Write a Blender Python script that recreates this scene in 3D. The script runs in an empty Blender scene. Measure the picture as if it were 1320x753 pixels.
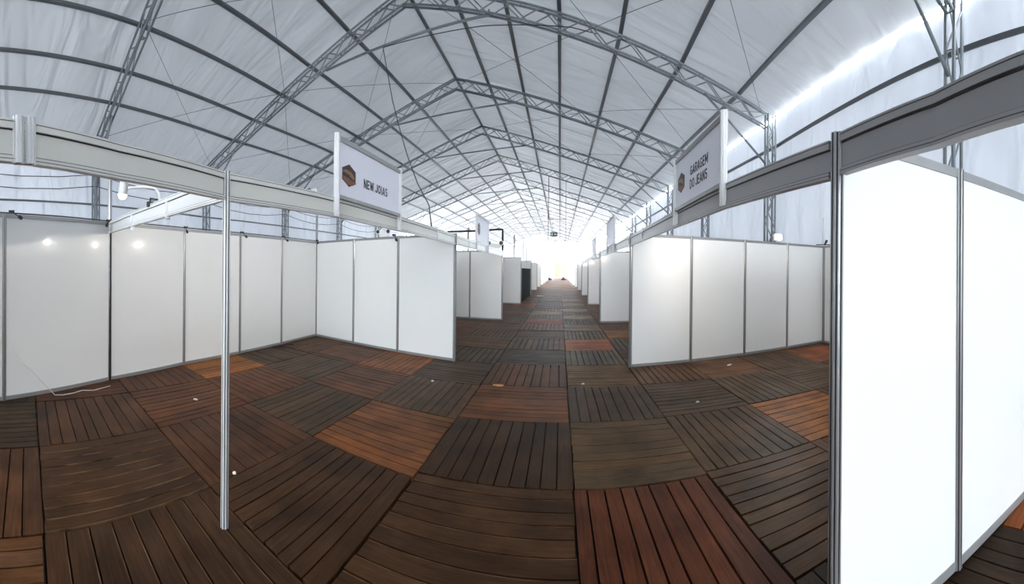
import bpy, math, random
from mathutils import Vector, Matrix
random.seed(7)
S = bpy.context.scene
COL = S.collection
PI = math.pi

# ------------------------------------------------------------------ camera (cylindrical phone panorama)
F, CX, CY, ROLL, EYE = 480.0, 722.0, 349.0, math.radians(0.6), 1.56
cam = bpy.data.cameras.new('camera')
cam.type = 'PANO'
cam.panorama_type = 'CENTRAL_CYLINDRICAL'
cam.central_cylindrical_radius = 1.0
cam.central_cylindrical_range_u_min = -CX / F
cam.central_cylindrical_range_u_max = (1320 - CX) / F
cam.central_cylindrical_range_v_min = -(753 - CY) / F
cam.central_cylindrical_range_v_max = CY / F
cam.clip_start, cam.clip_end = 0.02, 400
camo = bpy.data.objects.new('camera', cam)
COL.objects.link(camo)
camo.matrix_world = Matrix.Translation((0, 0, EYE)) @ Matrix.Rotation(PI / 2, 4, 'X') @ Matrix.Rotation(ROLL, 4, 'Z')
S.camera = camo

# ------------------------------------------------------------------ world, lights, exposure
SKY = 16.0
S.view_settings.view_transform = 'Standard'
S.view_settings.look = 'None'
S.view_settings.gamma = 1.0
S.view_settings.use_curve_mapping = False
S.view_settings.exposure = 0.3
w = bpy.data.worlds.new('sky'); S.world = w
w.use_nodes = True
bg = w.node_tree.nodes['Background']
bg.inputs[0].default_value = (0.86, 0.93, 1.0, 1)
# bright overcast sky, brightest towards the veiled sun high on the right
wn, wl = w.node_tree.nodes, w.node_tree.links
wt = wn.new('ShaderNodeTexCoord'); wd = wn.new('ShaderNodeVectorMath'); wd.operation = 'DOT_PRODUCT'
wd.inputs[1].default_value = Vector((0.62, -0.42, 0.66)).normalized()
wl.new(wt.outputs['Generated'], wd.inputs[0])
wm = wn.new('ShaderNodeMapRange'); wm.inputs['From Min'].default_value = -0.7; wm.inputs['From Max'].default_value = 1.0
wm.inputs['To Min'].default_value = SKY * 0.45; wm.inputs['To Max'].default_value = SKY * 1.65
wl.new(wd.outputs['Value'], wm.inputs['Value']); wl.new(wm.outputs['Result'], bg.inputs[1])

# (the hall is lit by daylight: through its fabric, the eave gap, the far sides left open to brighten the roof, and the entrance behind the camera on the right)

# ------------------------------------------------------------------ materials
def newmat(name):
    m = bpy.data.materials.new(name); m.use_nodes = True
    return m, m.node_tree.nodes, m.node_tree.links
def srgb(r, g, b):
    f = lambda c: (c / 255 / 12.92) if c / 255 <= 0.04045 else ((c / 255 + 0.055) / 1.055) ** 2.4
    return (f(r), f(g), f(b), 1)
def plain(name, col, rough=0.5, metal=0.0, noise=0.0, nscale=8.0, bump=0.0, coat=0.0, spec=0.5):
    m, n, l = newmat(name)
    b = n['Principled BSDF']
    b.inputs['Base Color'].default_value = col
    b.inputs['Roughness'].default_value = rough
    b.inputs['Metallic'].default_value = metal
    b.inputs['Coat Weight'].default_value = coat
    b.inputs['Coat Roughness'].default_value = 0.06
    b.inputs['Specular IOR Level'].default_value = spec
    if noise or bump:
        tc = n.new('ShaderNodeTexCoord'); t = n.new('ShaderNodeTexNoise')
        t.inputs['Scale'].default_value = nscale; t.inputs['Detail'].default_value = 4
        l.new(tc.outputs['Object'], t.inputs['Vector'])
        if noise:
            r = n.new('ShaderNodeMapRange'); r.inputs['To Min'].default_value = 1 - noise; r.inputs['To Max'].default_value = 1 + noise
            l.new(t.outputs['Fac'], r.inputs['Value'])
            mx = n.new('ShaderNodeMix'); mx.data_type = 'RGBA'; mx.blend_type = 'MULTIPLY'; mx.inputs['Factor'].default_value = 1
            mx.inputs['A'].default_value = col
            l.new(r.outputs['Result'], mx.inputs['B']); l.new(mx.outputs['Result'], b.inputs['Base Color'])
        if bump:
            bp = n.new('ShaderNodeBump'); bp.inputs['Strength'].default_value = bump; bp.inputs['Distance'].default_value = 0.01
            l.new(t.outputs['Fac'], bp.inputs['Height']); l.new(bp.outputs['Normal'], b.inputs['Normal'])
    return m
def emis(name, col, s):
    m, n, l = newmat(name); n.remove(n['Principled BSDF'])
    e = n.new('ShaderNodeEmission'); e.inputs[0].default_value = col; e.inputs[1].default_value = s
    l.new(e.outputs[0], n['Material Output'].inputs[0]); return m
def membrane(name, refl, trans, axis, wr=1.0):
    """white PVC tent fabric: reflects, lets a little daylight through, hangs in long wrinkles"""
    m, n, l = newmat(name); n.remove(n['Principled BSDF'])
    d = n.new('ShaderNodeBsdfDiffuse'); d.inputs[0].default_value = refl
    t = n.new('ShaderNodeBsdfTranslucent'); t.inputs[0].default_value = trans
    a = n.new('ShaderNodeAddShader'); l.new(d.outputs[0], a.inputs[0]); l.new(t.outputs[0], a.inputs[1])
    l.new(a.outputs[0], n['Material Output'].inputs[0])
    tc = n.new('ShaderNodeTexCoord'); mp = n.new('ShaderNodeMapping')
    mp.inputs['Scale'].default_value = (0.35, 1.6, 0.35) if axis == 'roof' else (1.0, 1.5, 0.45)
    if axis == 'gable': mp.inputs['Scale'].default_value = (1.8, 1.0, 0.35)
    l.new(tc.outputs['Object'], mp.inputs['Vector'])
    n1 = n.new('ShaderNodeTexNoise'); n1.inputs['Scale'].default_value = 0.8; n1.inputs['Detail'].default_value = 2.2; n1.inputs['Distortion'].default_value = 0.9
    l.new(mp.outputs[0], n1.inputs['Vector'])
    bp = n.new('ShaderNodeBump'); bp.inputs['Strength'].default_value = 0.7 * wr; bp.inputs['Distance'].default_value = 0.45
    l.new(n1.outputs['Fac'], bp.inputs['Height'])
    l.new(bp.outputs[0], d.inputs['Normal']); l.new(bp.outputs[0], t.inputs['Normal'])
    # weathering of the fabric, spread widened to hint at wrinkle shading
    n2 = n.new('ShaderNodeTexNoise'); n2.inputs['Scale'].default_value = 0.9; n2.inputs['Detail'].default_value = 3
    l.new(mp.outputs[0], n2.inputs['Vector'])
    r = n.new('ShaderNodeMapRange'); r.inputs['From Min'].default_value = 0.3; r.inputs['From Max'].default_value = 0.7
    r.inputs['To Min'].default_value = 0.80; r.inputs['To Max'].default_value = 1.12; l.new(n2.outputs['Fac'], r.inputs['Value'])
    mx = n.new('ShaderNodeMix'); mx.data_type = 'RGBA'; mx.blend_type = 'MULTIPLY'; mx.inputs['Factor'].default_value = 1; mx.inputs['A'].default_value = trans
    l.new(r.outputs[0], mx.inputs['B']); l.new(mx.outputs['Result'], t.inputs[0])
    return m

M = {}
M['roof'] = membrane('tent_roof_fabric', (0.60, 0.61, 0.62, 1), (0.0094, 0.0097, 0.0102, 1), 'roof')
M['wallf'] = membrane('tent_wall_fabric', (0.66, 0.68, 0.72, 1), (0.019, 0.020, 0.022, 1), 'wall')
M['gable'] = membrane('gable_fabric', (0.7, 0.7, 0.72, 1), (0.05, 0.05, 0.05, 1), 'gable', 0.5)
M['truss'] = plain('galvanised_truss', (0.24, 0.26, 0.275, 1), 0.42, 0.3, 0.25, 6)
M['purlin'] = plain('purlin_steel', (0.13, 0.14, 0.15, 1), 0.5, 0.3, 0.15, 4)
M['wire'] = plain('bracing_wire', (0.10, 0.10, 0.11, 1), 0.5, 0.4)
M['cable'] = plain('black_cable', (0.012, 0.012, 0.014, 1), 0.45)
M['alu'] = plain('anodised_aluminium', (0.40, 0.40, 0.40, 1), 0.3, 0.6, 0.06, 20)
M['post_bright'] = plain('polished_aluminium', (0.72, 0.72, 0.70, 1), 0.3, 0.35, 0.05, 20)
M['rail'] = plain('rail_aluminium', (0.33, 0.33, 0.325, 1), 0.38, 0.4, 0.08, 12)
M['fascia'] = plain('fascia_laminate_lit', (0.80, 0.79, 0.72, 1), 0.4, 0, 0.04, 3)  # left-row copy, colour lightened to stand in for stronger light there
M['fascia_shaded'] = plain('fascia_laminate_shaded', (0.36, 0.36, 0.37, 1), 0.4, 0, 0.05, 3)  # right-row copy of the laminate, colour kept darker for the weaker light
M['groove'] = plain('profile_groove', (0.05, 0.05, 0.05, 1), 0.6)
M['panel'] = plain('white_laminate_panel', (0.86, 0.86, 0.84, 1), 0.2, 0, 0.03, 1.2, coat=0.35, spec=0.4)
M['sign'] = plain('sign_vinyl', (0.86, 0.86, 0.94, 1), 0.45)
M['signpost'] = plain('white_coated_post', (0.85, 0.85, 0.85, 1), 0.35)
M['ink'] = plain('black_lettering', (0.012, 0.012, 0.02, 1), 0.5)
M['brown'] = plain('emblem_dark_brown', srgb(48, 30, 22), 0.5, 0, 0.3, 30)
M['gold'] = plain('emblem_gold', srgb(140, 100, 56), 0.5, 0, 0.35, 40)
M['copper'] = plain('emblem_copper', srgb(122, 74, 44), 0.5, 0, 0.35, 40)
M['white'] = plain('white_plastic', (0.82, 0.82, 0.80, 1), 0.35)
M['black'] = plain('black_plastic', (0.015, 0.015, 0.016, 1), 0.5)
M['banner'] = plain('black_banner_cloth', (0.012, 0.013, 0.014, 1), 0.9, 0, 0.3, 5, spec=0.08)
M['bulb'] = emis('lit_lamp', (1, 0.97, 0.9, 1), 3)
M['flood'] = emis('lit_flood_lamp', (1, 0.98, 0.94, 1), 60)
M['exit'] = plain('exit_sign_green', srgb(30, 70, 52), 0.4)
M['exitw'] = plain('exit_sign_white', (0.8, 0.85, 0.8, 1), 0.4)
M['paper'] = plain('paper_scrap', (0.8, 0.78, 0.72, 1), 0.7)
M['slab'] = plain('sub_floor', (0.010, 0.008, 0.007, 1), 0.9)
M['ground'] = plain('concrete_yard', (0.55, 0.54, 0.52, 1), 0.8, 0, 0.15, 1)
M['cord'] = plain('white_cord', (0.72, 0.68, 0.62, 1), 0.5)
M['door'] = plain('beige_door_panel', srgb(140, 128, 108), 0.5, 0, 0.1, 3)
M['ivory'] = plain('light_timber', srgb(178, 132, 84), 0.6, 0, 0.2, 12)

def wood():
    m, n, l = newmat('deck_timber')
    b = n['Principled BSDF']
    at = n.new('ShaderNodeAttribute'); at.attribute_name = 'tint'
    uv = n.new('ShaderNodeUVMap'); uv.uv_map = 'grain'
    mp = n.new('ShaderNodeMapping'); mp.inputs['Scale'].default_value = (1.6, 22, 1); l.new(uv.outputs[0], mp.inputs[0])
    g = n.new('ShaderNodeTexNoise'); g.inputs['Scale'].default_value = 2.2; g.inputs['Detail'].default_value = 6; g.inputs['Roughness'].default_value = 0.65
    l.new(mp.outputs[0], g.inputs['Vector'])
    r = n.new('ShaderNodeMapRange'); r.inputs['From Min'].default_value = 0.28; r.inputs['From Max'].default_value = 0.72
    r.inputs['To Min'].default_value = 0.55; r.inputs['To Max'].default_value = 1.4; l.new(g.outputs['Fac'], r.inputs['Value'])
    mx = n.new('ShaderNodeMix'); mx.data_type = 'RGBA'; mx.blend_type = 'MULTIPLY'; mx.inputs['Factor'].default_value = 1
    l.new(at.outputs['Color'], mx.inputs['A']); l.new(r.outputs[0], mx.inputs['B'])
    # blotches: trodden dirt
    tc = n.new('ShaderNodeTexCoord'); d = n.new('ShaderNodeTexNoise'); d.inputs['Scale'].default_value = 2.3; d.inputs['Detail'].default_value = 4
    l.new(tc.outputs['Object'], d.inputs['Vector'])
    r2 = n.new('ShaderNodeMapRange'); r2.inputs['From Min'].default_value = 0.35; r2.inputs['From Max'].default_value = 0.65
    r2.inputs['To Min'].default_value = 0.6; r2.inputs['To Max'].default_value = 1.2; l.new(d.outputs['Fac'], r2.inputs['Value'])
    mx2 = n.new('ShaderNodeMix'); mx2.data_type = 'RGBA'; mx2.blend_type = 'MULTIPLY'; mx2.inputs['Factor'].default_value = 1
    l.new(mx.outputs['Result'], mx2.inputs['A']); l.new(r2.outputs[0], mx2.inputs['B'])
    # worn pale arris on some boards: v runs 0..1 across a board (stored in UV map "edge"), alpha of the tint says how worn
    ue = n.new('ShaderNodeUVMap'); ue.uv_map = 'edge'
    sp = n.new('ShaderNodeSeparateXYZ'); l.new(ue.outputs[0], sp.inputs[0])
    gt = n.new('ShaderNodeMath'); gt.operation = 'GREATER_THAN'; gt.inputs[1].default_value = 0.962; l.new(sp.outputs['Y'], gt.inputs[0])
    nn = n.new('ShaderNodeTexNoise'); nn.inputs['Scale'].default_value = 5; l.new(uv.outputs[0], nn.inputs['Vector'])
    g2 = n.new('ShaderNodeMapRange'); g2.inputs['From Min'].default_value = 0.36; g2.inputs['From Max'].default_value = 0.62; l.new(nn.outputs['Fac'], g2.inputs['Value'])
    m1 = n.new('ShaderNodeMath'); m1.operation = 'MULTIPLY'; l.new(gt.outputs[0], m1.inputs[0]); l.new(g2.outputs[0], m1.inputs[1])
    m2 = n.new('ShaderNodeMath'); m2.operation = 'MULTIPLY'; l.new(m1.outputs[0], m2.inputs[0]); l.new(sp.outputs['X'], m2.inputs[1])
    mx3 = n.new('ShaderNodeMix'); mx3.data_type = 'RGBA'; l.new(m2.outputs[0], mx3.inputs['Factor'])
    l.new(mx2.outputs['Result'], mx3.inputs['A']); mx3.inputs['B'].default_value = srgb(132, 104, 76)
    l.new(mx3.outputs['Result'], b.inputs['Base Color'])
    b.inputs['Roughness'].default_value = 0.45; b.inputs['Specular IOR Level'].default_value = 0.09
    bp = n.new('ShaderNodeBump'); bp.inputs['Strength'].default_value = 0.35; bp.inputs['Distance'].default_value = 0.004
    l.new(g.outputs['Fac'], bp.inputs['Height']); l.new(bp.outputs[0], b.inputs['Normal'])
    return m
M['wood'] = wood()

# ------------------------------------------------------------------ mesh helpers
class MB:
    def __init__(s): s.v = []; s.f = []; s.sm = []; s.dark = []
    def poly(s, pts, smooth=False):
        i = len(s.v); s.v += [tuple(p) for p in pts]; s.f.append(tuple(range(i, i + len(pts)))); s.sm.append(smooth)
    def box(s, a, b):
        (x0, y0, z0), (x1, y1, z1) = a, b
        s.hexa([(x0, y0, z0), (x1, y0, z0), (x1, y1, z0), (x0, y1, z0), (x0, y0, z1), (x1, y0, z1), (x1, y1, z1), (x0, y1, z1)])
    def hexa(s, c):
        i = len(s.v); s.v += [tuple(p) for p in c]
        for q in ((3, 2, 1, 0), (4, 5, 6, 7), (0, 1, 5, 4), (1, 2, 6, 5), (2, 3, 7, 6), (3, 0, 4, 7)):
            s.f.append(tuple(i + k for k in q)); s.sm.append(False)
    def slab(s, p, q, t, z0, z1, off=0.0):
        """upright slab from p to q (xy), t thick, moved sideways by off"""
        p, q = Vector(p[:2]), Vector(q[:2]); d = (q - p).normalized(); n = Vector((-d.y, d.x))
        a, b = p + n * (off - t / 2), q + n * (off - t / 2); c, e = q + n * (off + t / 2), p + n * (off + t / 2)
        s.hexa([(a.x, a.y, z0), (b.x, b.y, z0), (c.x, c.y, z0), (e.x, e.y, z0), (a.x, a.y, z1), (b.x, b.y, z1), (c.x, c.y, z1), (e.x, e.y, z1)])
    def bar(s, p, q, w, h):
        """square bar between two points in space"""
        p, q = Vector(p), Vector(q); d = (q - p).normalized()
        u = d.cross(Vector((0, 0, 1))); u = u.normalized() if u.length > 1e-4 else Vector((1, 0, 0)); n = u.cross(d)
        c = []
        for e in (p, q):
            for su, sn in ((-1, -1), (1, -1), (1, 1), (-1, 1)): c.append(e + u * su * w / 2 + n * sn * h / 2)
        s.hexa(c)
    def tube(s, pts, r, seg=8, cap=True):
        pts = [Vector(p) for p in pts]; rings = []
        u = None
        for k, p in enumerate(pts):
            d = (pts[min(k + 1, len(pts) - 1)] - pts[max(k - 1, 0)]).normalized()
            if u is None:
                u = d.cross(Vector((0, 0, 1)))
                if u.length < 1e-3: u = d.cross(Vector((1, 0, 0)))
            u = (u - d * u.dot(d)).normalized(); n = d.cross(u)
            rr = r[k] if isinstance(r, (list, tuple)) else r
            i = len(s.v); rings.append(i)
            for j in range(seg):
                a = 2 * PI * j / seg; s.v.append(tuple(p + u * rr * math.cos(a) + n * rr * math.sin(a)))
        for a, b in zip(rings, rings[1:]):
            for j in range(seg):
                k = (j + 1) % seg; s.f.append((a + j, a + k, b + k, b + j)); s.sm.append(seg > 4)
        if cap:
            s.f.append(tuple(rings[0] + j for j in reversed(range(seg)))); s.sm.append(False)
            s.f.append(tuple(rings[-1] + j for j in range(seg))); s.sm.append(False)
    def post(s, x, y, z0, z1, r=0.026, slots=True):
        """aluminium exhibition post: eight-sided with a slot in every face"""
        prof = []
        for k in range(8):
            a = k * PI / 4; t = Vector((-math.sin(a), math.cos(a))); o = Vector((math.cos(a), math.sin(a)))
            for off, rad in ((-.36, 1.0), (-.13, 1.0), (-.10, .74), (.10, .74), (.13, 1.0), (.36, 1.0)): prof.append(o * r * rad + t * r * off)
        i = len(s.v); m = len(prof)
        s.v += [(x + p.x, y + p.y, z0) for p in prof] + [(x + p.x, y + p.y, z1) for p in prof]
        for j in range(m):
            k = (j + 1) % m; s.f.append((i + j, i + k, i + m + k, i + m + j)); s.sm.append(False)
            if slots and j % 6 in (1, 2, 3): s.dark.append(len(s.f) - 1)
        s.f.append(tuple(i + m + j for j in range(m))); s.sm.append(False)
    def build(s, name, mat, parent=None, props=None):
        me = bpy.data.meshes.new(name); me.from_pydata(s.v, [], s.f); me.polygons.foreach_set('use_smooth', s.sm); me.update()
        me.materials.append(mat)
        if s.dark:
            me.materials.append(M['groove'])
            for k in s.dark: me.polygons[k].material_index = 1
        o = bpy.data.objects.new(name, me); COL.objects.link(o)
        if parent is not None:
            o.parent = parent; o.matrix_parent_inverse = Matrix.Translation(-parent.location)
        if props: tag(o, **props)
        return o
def tag(o, label=None, category=None, group=None, kind=None):
    if label: o['label'] = label
    if category: o['category'] = category
    if group: o['group'] = group
    if kind: o['kind'] = kind
    return o
def thing(name, loc, label, category, group=None):
    o = bpy.data.objects.new(name, None); COL.objects.link(o); o.location = loc; o.empty_display_size = 0.1
    return tag(o, label, category, group)
def struct(o): o['kind'] = 'structure'; return o
ORD = ['first', 'second', 'third', 'fourth', 'fifth', 'sixth', 'seventh', 'eighth', 'ninth', 'tenth', 'eleventh', 'twelfth', 'thirteenth', 'fourteenth', 'fifteenth', 'sixteenth']
def lerp(a, b, t): return tuple(x + (y - x) * t for x, y in zip(a, b))

# ------------------------------------------------------------------ tent frames
END = 79.5
TD = 0.42                                        # depth of the truss
def frame(n):
    """lower-chord nodes of tent frame n: left eave, ridge, right eave (x, y, z)"""
    if n == 0: return (-12.1, 4.1, 5.45), (-4.15, 3.75, 8.74), (5.15, 3.0, 5.78)
    if n == -1: return (-11.6, -1.2, 5.45), (-4.1, -1.6, 8.72), (4.7, -2.4, 5.76)
    if n <= -2: k = 5 * (-2 - n); return (-11.3, -6.2 - k, 5.45), (-4.1, -6.6 - k, 8.72), (4.5, -7.2 - k, 5.76)
    y = 9.3 + 5 * (n - 1)
    return (-12.9, y, 5.45), (-4.2, y, 8.76), (5.72, y, 5.80)
N0, N1 = -4, 15
FR = {n: frame(n) for n in range(N0, N1 + 1)}
RX = [0.135, 0.275, 0.415, 0.57, 0.735, 0.905]   # where purlins sit along the right slope
LX = [0.205, 0.375, 0.525, 0.68, 0.815]
def roof_pt(n, side, t, dz=TD):
    L, A, R = FR[n]
    p = lerp(A, L if side < 0 else R, t); return (p[0], p[1], p[2] + dz)

# ceiling: roof membrane over all frames, both slopes
mb = MB(); OVER = 0.62
for n in range(N0, N1):
    for side in (-1, 1):
        ts = [0, .15, .3, .45, .6, .75, .9, 1.03 if side > 0 else 1.055]
        for a, b in zip(ts, ts[1:]):
            q = [roof_pt(n, side, a, TD + .11), roof_pt(n, side, b, TD + .11), roof_pt(n + 1, side, b, TD + .11), roof_pt(n + 1, side, a, TD + .11)]
            mb.poly(q if side > 0 else q[::-1])
struct(mb.build('ceiling', M['roof']))
# side walls of tent fabric with a daylight gap under the roof edge
def wall_xy(n, side, out): 
    p = FR[n][0 if side < 0 else 2]; return (p[0] + side * out, p[1])
OPEN_FROM = {-1: 5, 1: 6}                          # side walls left out from here on, so daylight brightens the far roof
for side, nm in ((-1, 'wall_left'), (1, 'wall_right')):
    mb = MB()
    for n in range(N0, OPEN_FROM[side]):
        p, q = wall_xy(n, side, 0.34), wall_xy(n + 1, side, 0.34)
        zt = 6.14 if side > 0 else 5.98
        for k in range(4):
            z0, z1 = zt * k / 4, zt * (k + 1) / 4
            mb.poly([(p[0], p[1], z0), (q[0], q[1], z0), (q[0], q[1], z1), (p[0], p[1], z1)])
    struct(mb.build(nm, M['wallf']))
# far gable with the exit doorway, floor, yard outside
mb = MB(); yE = FR[N1][1][1]
L, A, R = FR[N1]
dx0, dx1, dh = -2.3, 2.9, 3.6
top = lambda x: (A[2] + (L[2] - A[2]) * (A[0] - x) / (A[0] - L[0]) if x < A[0] else A[2] + (R[2] - A[2]) * (x - A[0]) / (R[0] - A[0])) + TD
xs = [L[0] - .3, -8.5, A[0], dx0, 0.3, dx1, R[0] + .3]
for a, b in zip(xs, xs[1:]):
    z0 = dh if dx0 <= a and b <= dx1 else 0
    mb.poly([(a, yE, z0), (b, yE, z0), (b, yE, top(b)), (a, yE, top(a))])
struct(mb.build('wall_back', M['gable']))
mb = MB(); L, A, R = FR[N0]                        # near gable behind the camera, with the entrance opening on its right
ex0, ex1, eh = -3.8, 4.0, 5.1
gy = lambda x: L[1] + (R[1] - L[1]) * (x - L[0]) / (R[0] - L[0])
xs = [L[0] - .3, -8, A[0] - .2, ex0, ex1, R[0] + .3]
for a, b in zip(xs, xs[1:]):
    z0 = eh if ex0 <= a and b <= ex1 else 0
    mb.poly([(a, gy(a), z0), (b, gy(b), z0), (b, gy(b), top(b)), (a, gy(a), top(a))])
struct(mb.build('wall_front', M['wallf']))
L, A, R = FR[N1]
mb = MB(); mb.box((-40, -30, -.30), (40, 160, -.16)); struct(mb.build('ground', M['ground']))
mb = MB(); mb.box((-14, -18, -.12), (7, 81, -.045)); struct(mb.build('sub_floor', M['slab']))
mb = MB()
for x in (-1.1, 1.5): mb.box((x - .06, 78.9, 0), (x + .06, 79.02, 2.9))
mb.box((-1.16, 78.9, 2.9), (1.56, 79.02, 3.0))
dr = MB()
dr.box((-1.04, 78.93, .02), (.18, 78.98, 2.9)); dr.box((.22, 78.93, .02), (1.44, 78.98, 2.9))
d1 = struct(dr.build('door_1', M['door'])); mb.build('door_frame', M['white'], d1)

# ------------------------------------------------------------------ timber deck floor (checkerboard of board modules)
XS = [-8.55, -7.45, -6.35, -5.3, -4.24, -3.18, -2.13, -1.06, .115, 1.13, 2.17, 3.2, 4.25, 5.3, 6.35]
COLN = {i: i - 7 for i in range(len(XS) - 1)}       # 0 = the column left of the centre seam, 1 = right of it
def row_y(c, k):
    base = 2.66 + 1.165 * k
    if c <= -1: base += 0.07 - 0.15 * (c + 1)
    if c >= 2: base += 0.04
    return base
SPEC = {  # (column, row): colour of that module, far aisle ones with sheen mixed in
    (0, 0): (58, 41, 29), (0, -1): (72, 50, 35), (0, 1): (98, 62, 40), (0, 2): (80, 52, 36), (0, 3): (66, 58, 54), (0, 4): (80, 58, 42), (0, 6): (86, 60, 46), (0, 7): (108, 62, 46),
    (1, 0): (88, 69, 50), (1, -1): (88, 49, 33), (1, 1): (68, 53, 43), (1, 2): (92, 71, 50), (1, 3): (78, 71, 64), (1, 4): (140, 80, 46), (1, 5): (82, 71, 60), (1, 6): (104, 93, 82), (1, 7): (70, 58, 48), (1, 8): (118, 104, 92), (1, 9): (74, 60, 48), (1, 10): (122, 108, 96), (1, 12): (118, 104, 92), (1, 14): (120, 108, 96), (0, 8): (70, 55, 44), (0, 9): (112, 98, 86), (0, 5): (74, 54, 42),  # far modules paler: grazing reflection painted into their colour
    (2, 0): (80, 62, 47), (2, -1): (78, 58, 42), (2, 1): (72, 58, 46), (2, 2): (86, 61, 44), (2, 5): (120, 84, 50), (2, 4): (74, 67, 60),
    (3, 0): (142, 90, 52), (3, 1): (74, 60, 48), (3, -1): (100, 69, 46), (3, -2): (128, 76, 46), (3, -3): (132, 80, 48), (2, -2): (50, 38, 30), (2, -3): (126, 76, 46),
    (3, 2): (88, 62, 46), (4, 2): (76, 60, 48), (4, 1): (76, 61, 50), (4, 0): (80, 62, 48), (5, 2): (128, 74, 46), (5, 1): (74, 60, 50),
    (-1, 0): (120, 76, 48), (-1, 1): (82, 61, 45), (-1, 2): (70, 54, 44), (-1, -1): (66, 46, 33), (-1, -2): (60, 42, 31), (-1, 3): (72, 58, 48),
    (-2, 0): (74, 57, 44), (-2, 1): (92, 60, 42), (-2, 2): (122, 76, 46), (-2, 3): (80, 58, 44), (-2, -1): (76, 50, 36), (-2, -2): (66, 46, 33), (-2, -3): (74, 50, 36),
    (-3, -2): (72, 49, 36), (-3, -1): (84, 54, 38), (-3, 0): (86, 55, 38), (-3, 1): (70, 55, 45), (-3, 2): (90, 58, 42), (-4, 0): (136, 88, 44), (-4, -1): (84, 54, 38),
    (-4, -2): (80, 50, 36), (-4, 1): (70, 54, 44), (-4, 2): (84, 58, 44), (-3, -3): (58, 46, 36), (-4, -3): (52, 45, 36),
}
WORN = {(0, -1), (1, 0), (-2, -2), (-1, -2)}
FLOORK = 1.0
def build_floor():
    V, Fc, T, UV, ED = [], [], [], [], []
    rnd = random.Random(3)
    for ci in range(len(XS) - 1):
        c = COLN[ci]
        for k in range(-5, 66):
            x0, x1 = XS[ci], XS[ci + 1]; y0, y1 = row_y(c, k), row_y(c, k + 1)
            if (c, k) in SPEC: base = SPEC[(c, k)]
            else:
                base = rnd.choice([(76, 54, 40), (82, 56, 40), (70, 56, 46), (86, 60, 42), (72, 51, 38), (78, 64, 52), (92, 62, 43)])
                if rnd.random() < .07: base = rnd.choice([(128, 76, 44), (120, 70, 44), (112, 60, 42)])
            vert = (c + k) % 2 == 0
            n = rnd.choice([9, 10, 10]) if k > -3 else 10
            W = (x1 - x0) if vert else (y1 - y0)
            cuts = [0]; 
            for j in range(n): cuts.append(cuts[-1] + rnd.uniform(.85, 1.15))
            cuts = [q / cuts[-1] * W for q in cuts]
            tz = rnd.uniform(-.004, .004); gap = rnd.uniform(.008, .014)
            sk = rnd.uniform(-.008, .008)
            for j in range(n):
                a, b = cuts[j] + gap / 2, cuts[j + 1] - gap / 2
                e0, e1 = rnd.uniform(.004, .014), rnd.uniform(.004, .014)
                if vert: X0, X1, Y0, Y1 = x0 + a, x0 + b, y0 + e0, y1 - e1
                else: X0, X1, Y0, Y1 = x0 + e0, x1 - e1, y0 + a, y0 + b
                z = tz + rnd.uniform(-.002, .002) - .004
                f = rnd.uniform(.82, 1.18) * FLOORK; hue = rnd.uniform(-.06, .06) + .04
                col = srgb(*base); tint = (col[0] * f * (1.06 + hue), col[1] * f, col[2] * f * (.83 - hue), 1)
                i = len(V); zb = -.045; sh = lambda p: -.14 * (p - x0) if c <= -1 else 0
                x = [(X0, Y0), (X1, Y0), (X1, Y1), (X0, Y1)]
                if vert: x = [(X0, Y0), (X1, Y0), (X1 + sk, Y1), (X0 + sk, Y1)]
                V += [(p, q + sh(p), z) for p, q in x] + [(p, q + sh(p), zb) for p, q in x]
                T += [tint] * 8
                fs = [(0, 1, 2, 3), (4, 5, 1, 0), (5, 6, 2, 1), (6, 7, 3, 2), (7, 4, 0, 3)]
                ou, ov = rnd.uniform(0, 40), rnd.uniform(0, 40)
                wn = 0.75 if (c, k) in WORN else 0.0
                for q in fs:
                    Fc.append(tuple(i + s for s in q))
                    for s in q:
                        p = x[s % 4]
                        u, v = (p[1], p[0]) if vert else (p[0], p[1])
                        UV.append((u + ou, v + ov))
                        vv = ((p[0] - X0) / (X1 - X0)) if vert else ((p[1] - Y0) / (Y1 - Y0))
                        ED.append((wn, vv))
    me = bpy.data.meshes.new('floor'); me.from_pydata(V, [], Fc); me.update()
    at = me.attributes.new('tint', 'FLOAT_COLOR', 'POINT'); at.data.foreach_set('color', [q for t in T for q in t])
    for nm, dat in (('grain', UV), ('edge', ED)):
        u = me.uv_layers.new(name=nm); u.data.foreach_set('uv', [q for t in dat for q in t])
    me.materials.append(M['wood'])
    o = bpy.data.objects.new('floor', me); COL.objects.link(o); struct(o)
build_floor()

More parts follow.
